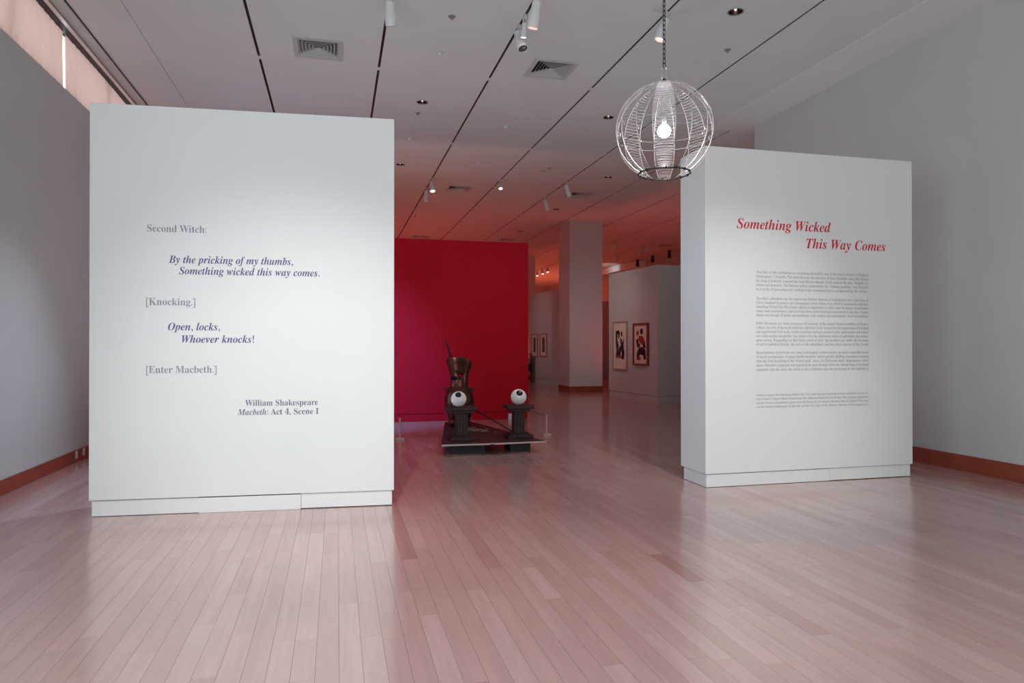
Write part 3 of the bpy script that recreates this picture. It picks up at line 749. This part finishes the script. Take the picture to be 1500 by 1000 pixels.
# ------------------------------------------------------------------ sculpture platform
ZP = 0.160
t = tag(empty('metal_platform', (2.1, 9.8, 0)), 'dark wedge shaped sheet metal platform raised on black blocks', 'platform')
def P(x, y): return (x - 2.1, y - 9.8)
outline = [P(1.39, 9.44), P(2.06, 9.42), P(2.09, 9.47), P(2.13, 9.42), P(2.87, 9.46), P(2.30, 12.2), P(1.86, 12.2)]
bm = nb(); f = bm.faces.new([bm.verts.new((x, y, ZP - 0.02)) for x, y in outline])
ex = bmesh.ops.extrude_face_region(bm, geom=[f]); bmesh.ops.translate(bm, vec=(0, 0, 0.02), verts=[v for v in ex['geom'] if isinstance(v, bmesh.types.BMVert)])
obj('plate', bm, M['platform'], t)
bm = nb()
for a, b_ in ((0, 1), (1, 2), (2, 3), (3, 4)):
    p, q = Vector((*outline[a], ZP - 0.011)), Vector((*outline[b_], ZP - 0.011))
    o_ = Vector((0, -0.004, 0)); d = (q - p).normalized(); ang = math.atan2(d.y, d.x); Ld = (q - p).length
    bx(bm, 0, Ld, -0.008, 0.0, -0.010, 0.012, Matrix.Translation(p) @ Matrix.Rotation(ang, 4, 'Z'))
obj('front_edge', bm, M['ironedge'], t)
bm = nb()
for a, b_ in ((6, 0), (4, 5)):
    p, q = Vector((*outline[a], ZP - 0.01)), Vector((*outline[b_], ZP - 0.01)); d = (q - p); 
    bx(bm, 0, d.length, -0.006, 0.004, -0.010, 0.009, Matrix.Translation(p) @ Matrix.Rotation(math.atan2(d.y, d.x), 4, 'Z'))
obj('side_edge', bm, M['iron'], t)
for (x0, x1, y0, y1) in ((1.53, 2.03, 9.60, 9.95), (2.40, 2.70, 9.63, 9.98)):
    bm = nb(); a, b_ = P(x0, y0), P(x1, y1); bx(bm, a[0], b_[0], a[1], b_[1], 0, ZP - 0.02); obj('support_block', bm, M['blackblock'], t, bevel=0.006)
rnd = random.Random(11)
for i in range(26):
    bm = nb(); a = rnd.random(); xx = 1.98 + 0.40 * a + rnd.uniform(-.05, .05); yy = 11.15 - 0.65 * a * rnd.uniform(.2, 1) + rnd.uniform(-.22, .22); sz = rnd.uniform(.018, .045)
    k = rnd.randint(5, 7); a0 = rnd.random() * 6
    f = bm.faces.new([bm.verts.new((xx - 2.1 + sz * rnd.uniform(.5, 1.2) * math.cos(a0 + 2 * PI * j / k), yy - 9.8 + 1.6 * sz * rnd.uniform(.5, 1.2) * math.sin(a0 + 2 * PI * j / k), ZP)) for j in range(k)])
    ex = bmesh.ops.extrude_face_region(bm, geom=[f]); bmesh.ops.translate(bm, vec=(0, 0, 0.006), verts=[v for v in ex['geom'] if isinstance(v, bmesh.types.BMVert)])
    obj('metal_flake', bm, M['flake'], t)

# pedestals with balls
def pedestal(x, y, label, s=1.0):
    t = tag(empty('pedestal', (x, y, ZP + 0.001)), label, 'pedestal', 'dark pedestals on the platform')
    bm = nb(); bx(bm, -.19, .19, -.16, .16, 0, .045 * s); bx(bm, -.15, .15, -.13, .13, .045, .065); obj('base', bm, M['iron'], t, bevel=0.006)
    bm = nb(); bx(bm, -.082, .082, -.075, .075, .06, .39 * s); obj('shaft', bm, M['iron'], t, bevel=0.004)
    for k in range(4):
        bm = nb(); xx = -.066 + k * .044; bx(bm, xx - .012, xx + .012, -.086, -.075, .07, .38 * s); obj('flute', bm, M['iron'], t)
    bm = nb(); bx(bm, -.20, .20, -.17, .17, .425 * s, .475 * s); bx(bm, -.15, .15, -.13, .13, .385 * s, .425 * s); obj('capital', bm, M['iron'], t, bevel=0.008)
    return t
pedestal(1.745, 9.90, 'dark square pedestal in front of the bronze urn', 1.0)
pedestal(2.605, 9.96, 'dark square pedestal near the right corner of platform', 1.0)
def eyeball(x, y, z, r, d, label):
    t = tag(empty('eyeball', (x, y, z)), label, 'ball', 'white eyeballs on pedestals')
    bm = nb(); bmesh.ops.create_uvsphere(bm, u_segments=40, v_segments=24, radius=r); obj('globe', bm, M['eye'], t, smooth=True)
    d = Vector(d).normalized(); rot = Vector((0, 0, 1)).rotation_difference(d).to_matrix().to_4x4()
    def cap(a0, a1, rr, nm, m):
        bm = nb(); prof = [(max(1e-4, rr * math.sin(a0 + (a1 - a0) * i / 5)), rr * math.cos(a0 + (a1 - a0) * i / 5)) for i in range(6)]
        lathe(bm, prof, 28, rot, close=False); obj(nm, bm, m, t, smooth=True)
    cap(0.0, R(24), r * 1.004, 'iris', M['pupil']); cap(0, R(8), r * 1.012, 'pupil_centre', M['iris'])
ec = ZP + .475 + 0.1135
eyeball(1.690, 9.82, ec, 0.112, (-0.16, -0.72, 0.62), 'white eyeball with black pupil on the pedestal before the urn')
eyeball(2.600, 9.92, ec + .0055, 0.117, (-0.09, -0.78, 0.58), 'white eyeball with black pupil on the right hand pedestal')

# urn
t = tag(empty('urn', (2.01, 11.62, ZP + 0.001)), 'torn dark bronze urn with flared neck standing behind the pedestals', 'urn')
bm = nb(); n_ = 72
prof = [(0.17, 0.0), (0.19, 0.05), (0.185, 0.10), (0.22, 0.18), (0.245, 0.28), (0.25, 0.36), (0.245, 0.46), (0.225, 0.56), (0.185, 0.62), (0.155, 0.66), (0.147, 0.72), (0.150, 0.80), (0.16, 0.87), (0.175, 0.93), (0.19, 0.98), (0.205, 1.02), (0.215, 1.05), (0.222, 1.08)]
# densify
pp = []
for (r0, z0), (r1, z1) in zip(prof, prof[1:]):
    for k in range(3): pp.append((r0 + (r1 - r0) * k / 3, z0 + (z1 - z0) * k / 3))
pp.append(prof[-1])
for p, q in (((0, 0), (0, 0)),):
    rings = []
    for (r0, z0) in pp:
        ring = []
        for j in range(n_):
            a = 2 * PI * j / n_; x = r0 * math.cos(a); y = r0 * math.sin(a); z = z0
            if z0 > 0.75: z += (z0 - 0.75) / 0.33 * (0.085 * max(0, math.cos(a + PI * 0.56)) ** 1 - 0.05 * max(0, math.cos(a - 0.1)))
            ring.append(bm.verts.new((x, y, z)))
        rings.append(ring)
    for A, B in zip(rings, rings[1:]):
        for j in range(n_): bm.faces.new((A[j], A[(j+1) % n_], B[(j+1) % n_], B[j]))
    bm.faces.new(rings[0][::-1])
# ragged tear through the neck (front and back walls)
eye = Vector((0, 0, EYE)) - Vector((2.01, 11.62, ZP)); hc = Vector((-0.018, -0.15, 0.845)); dr = (hc - eye).normalized()
kill = []
for f in bm.faces:
    c_ = f.calc_center_median(); v = c_ - eye; off = v - dr * v.dot(dr)
    ang = math.atan2(off.z, off.x); rad = 0.034 + 0.012 * math.sin(3 * ang + 1) + 0.008 * math.sin(7 * ang)
    if off.length < rad and 0.6 < c_.z < 1.05: kill.append(f)
    elif (c_.y < 0) and abs(c_.z - (0.80 + 0.20 * (c_.x + 0.10))) < 0.009 and -0.15 < c_.x < 0.0: kill.append(f)
bmesh.ops.delete(bm, geom=kill, context='FACES')
u = obj('body', bm, M['bronze'], t, smooth=True)
sd = u.modifiers.new('wall', 'SOLIDIFY'); sd.thickness = 0.012; sd.offset = -1
for s in (-1, 1):
    bm = nb(); bx(bm, min(s * .175, s * .245), max(s * .175, s * .245), -.03, .03, .59, .635); obj('lug', bm, M['iron'], t, bevel=0.004)
bm = nb(); tube(bm, [(-.14, -.06, .92), (-.14, -.05, 1.06), (-.165, -.03, 1.20), (-.20, 0, 1.33), (-.235, .02, 1.45)], [.020, .026, .022, .015, .004], 8); obj('spike', bm, M['iron'], t, smooth=True)
bm = nb(); tube(bm, [(-.175, -.02, 1.16), (-.155, -.05, 1.20), (-.16, -.04, 1.24)], [.006, .012, .004], 6); obj('thorn', bm, M['iron'], t)
bm = nb()
rn = random.Random(5)
for (p, q, r0) in (((-.10, -.16, .93), (-.04, -.175, .83), .02), ((-.04, -.175, .83), (.0, -.17, .78), .016), ((-.11, -.15, .80), (-.04, -.17, .79), .02), ((.04, -.16, .80), (.02, -.175, .74), .012)):
    tube(bm, [p, tuple((a + b_) / 2 + rn.uniform(-.01, .01) for a, b_ in zip(p, q)), q], [r0 * .6, r0, r0 * .4], 6)
obj('torn_flap', bm, M['iron'], t)
bm = nb(); tube(bm, [(.12, -.27, .30), (.2, -.25, .335), (.26, -.2, .30)], [.02, .035, .01], 7); tube(bm, [(.10, -.25, .36), (.19, -.23, .375)], [.012, .02], 6)
obj('side_scraps', bm, M['iron'], t)
# rod from urn to right pedestal
bm = nb(); tube(bm, [(2.22, 11.45, 0.45), (2.45, 10.6, 0.30), (2.63, 10.20, ZP + 0.016)], 0.013, 8)
tag(obj('metal_rod', bm, M['iron'], smooth=True), 'thin dark rod slanting from the urn down to right pedestal', 'rod')

# stanchions
def stanchion(x, y, label):
    t = tag(empty('stanchion', (x, y, 0)), label, 'stanchion', 'low wooden barrier posts')
    bm = nb(); bx(bm, -.065, .065, -.05, .05, 0, .035); obj('base', bm, M['stanwood'], t, bevel=0.004)
    bm = nb(); tube(bm, [(0, 0, .03), (0, 0, .35)], .013, 12); obj('post', bm, M['stanwood'], t, smooth=True)
stanchion(3.42, 11.2, 'low pale wooden post on floor right of the sculpture')
stanchion(0.985, 11.25, 'low pale wooden post at the right edge of left panel')
bm = nb(); tube(bm, [(3.422, 11.218, .325), (3.50, 12.1, .30), (3.80, 13.815, .30)], .003, 6)
tag(obj('barrier_cord', bm, M['cord']), 'thin dark cord strung from the right post to the red wall corner', 'cord')

# ------------------------------------------------------------------ wire globe lamp
LX, LY, LZ, LR = 2.392, 4.80, 3.130, 0.362
lamp = tag(empty('globe_lamp', (LX, LY, LZ)), 'round pendant lamp of silver wires hanging on a dark chain', 'pendant lamp')
face = math.atan2(-LY, -LX)       # direction towards the camera
zb = -0.325; ztop = 0.352
tmin = math.acos(ztop / LR); tmax = math.acos(zb / LR)
def sp_pt(th, ph, r=LR): return (r * math.sin(th) * math.cos(ph), r * math.sin(th) * math.sin(ph), r * math.cos(th))
for k in range(8):
    pc = face + k * PI / 4
    for s in (-1, 1):
        ph = pc + s * R(12.8)
        bm = nb(); tube(bm, [sp_pt(tmin * .4 + (tmax - tmin * .4) * i / 28, ph) for i in range(29)], 0.0026, 6)
        # little hook loop at the equator
        th0 = R(92 + (6 if s > 0 else -6))
        c0 = Vector(sp_pt(th0, ph)); rad = Vector(sp_pt(th0, ph, 1.0)); up = Vector((0, 0, 1))
        tube(bm, [c0 - rad * 0.011 + (rad * math.cos(a) * .011 + up * math.sin(a) * .014) for a in [2 * PI * j / 10 for j in range(8)]], 0.0026, 5)
        obj('rib', bm, M['wire'], lamp, smooth=True)
    bm = nb(); nw = 84 if k == 0 else 38
    rw_ = random.Random(k)
    for i in range(nw):
        th = tmin + (tmax - tmin) * (i + 0.5) / nw + rw_.uniform(-.006, .006)
        m_ = 4; rr = LR - 0.002
        dth = rw_.uniform(-.008, .008)
        tube(bm, [sp_pt(th + dth * (j / m_ - .5), pc + R(12.8) * (2 * j / m_ - 1), rr - 0.012 * (1 - (2 * j / m_ - 1) ** 2)) for j in range(m_ + 1)], 0.0019 if k == 0 else 0.0009, 4)
    if k == 0:
        obj('wire_winding', bm, M['finewire'], lamp, smooth=True)['label'] = 'dense bright wire winding facing the viewer'
    else:
        obj('wire_winding', bm, M['finewire'], lamp, smooth=True)
rb = math.sqrt(LR ** 2 - zb ** 2)
bm = nb(); tube(bm, [(rb * 1.2 * math.cos(a), rb * 1.2 * math.sin(a), zb + .004) for a in [2 * PI * j / 48 for j in range(48)]], 0.0055, 8, closed=True)
for j in range(16):
    a = 2 * PI * j / 16; bx(bm, -.007, .007, -.007, .007, -.008, .008, Matrix.Translation((rb * 1.2 * math.cos(a), rb * 1.2 * math.sin(a), zb + .004)) @ Matrix.Rotation(a, 4, 'Z'))
obj('bottom_ring', bm, M['ring'], lamp, smooth=True)
bm = nb(); tube(bm, [(0.075 * math.cos(a), 0.075 * math.sin(a), ztop) for a in [2 * PI * j / 32 for j in range(32)]], 0.004, 6, closed=True)
obj('top_ring', bm, M['wire'], lamp, smooth=True)
bm = nb(); lathe(bm, [(0.055, ztop - 0.008), (0.062, ztop + 0.002), (0.05, ztop + 0.014), (0.016, ztop + 0.018)], 28); obj('top_cap', bm, M['white'], lamp, smooth=True)
bm = nb(); lathe(bm, [(0.014, ztop + 0.018), (0.014, ztop + 0.04), (0.006, ztop + 0.045)], 14); obj('swivel', bm, M['chain'], lamp, smooth=True)
bm = nb(); tube(bm, [(0, 0, ztop), (0, 0, 0.10)], 0.0035, 8); obj('cable', bm, M['grey'], lamp)
bm = nb(); lathe(bm, [(0.012, 0.10), (0.019, 0.095), (0.019, 0.055), (0.016, 0.05)], 16); obj('socket', bm, M['grey'], lamp, smooth=True)
bm = nb(); lathe(bm, [(0.014, 0.056), (0.022, 0.049), (0.038, 0.034), (0.047, 0.016), (0.050, 0.0), (0.047, -0.017), (0.038, -0.033), (0.022, -0.045), (0.004, -0.050)], 24); obj('bulb', bm, M['bulb'], lamp, smooth=True)
# open hatch pieces on the upper right of the globe
right = face + PI / 2
for (a, b_) in (((34, 40), (62, 44)), ((58, 60), (72, 74)), ((62, 44), (60, 74))):
    bm = nb(); tube(bm, [sp_pt(R(a[0]), face + R(a[1]), LR * 1.01), sp_pt(R((a[0] + b_[0]) / 2), face + R((a[1] + b_[1]) / 2), LR * 0.99), sp_pt(R(b_[0]), face + R(b_[1]), LR * 1.01)], 0.0042, 6)
    obj('hatch_bar', bm, M['wire'], lamp)
# thin horizontal hoops (inside)
for zz in (0.02, -0.05):
    bm = nb(); rr = math.sqrt(LR ** 2 - zz ** 2) - 0.006
    tube(bm, [(rr * math.cos(a), rr * math.sin(a), zz) for a in [2 * PI * j / 48 for j in range(48)]], 0.0008, 4, closed=True); obj('hoop', bm, M['finewire'], lamp)
# carabiner and chain
def link_mesh(name, hl, hwid, r, m, parent):
    bm = nb(); pts = []
    for j in range(9): a = PI * j / 8; pts.append((hwid * math.cos(a), 0, (hl - hwid) + hwid * math.sin(a)))
    for j in range(9): a = PI + PI * j / 8; pts.append((hwid * math.cos(a), 0, -(hl - hwid) + hwid * math.sin(a)))
    tube(bm, pts, r, 6, closed=True); return obj(name, bm, m, parent, smooth=True)
cz = LZ + ztop + 0.043 + 0.040
cb = link_mesh('carabiner', 0.045, 0.018, 0.0035, M['chrome'], lamp); cb.location = (0, 0, cz - LZ); cb.rotation_euler = (0, 0, face + PI / 2)
z = cz + 0.045 + 0.014; pitch = 0.036
lk = link_mesh('chain_link', 0.022, 0.0095, 0.0032, M['chain'], lamp); lk.location = (0, 0, z - LZ)
k = 0
while z + pitch < CEIL + 0.0:
    z += pitch; k += 1
    o = lk.copy(); col.objects.link(o); o.location = (0, 0, z - LZ); o.rotation_euler = (0, 0, PI / 2 * (k % 2) + 0.4)
bm = nb(); lathe(bm, [(0.035, CEIL - LZ), (0.035, CEIL - LZ - 0.006), (0.012, CEIL - LZ - 0.02)], 20); obj('ceiling_hook', bm, M['chain'], lamp, smooth=True)
# light of the bulb itself
bl = bpy.data.lights.new('bulb_light', 'POINT'); bl.energy = 6; bl.color = (1, 0.9, 0.86); bl.shadow_soft_size = 0.04
bo = bpy.data.objects.new('bulb_light', bl); col.objects.link(bo); bo.location = (LX, LY, LZ - 0.07)
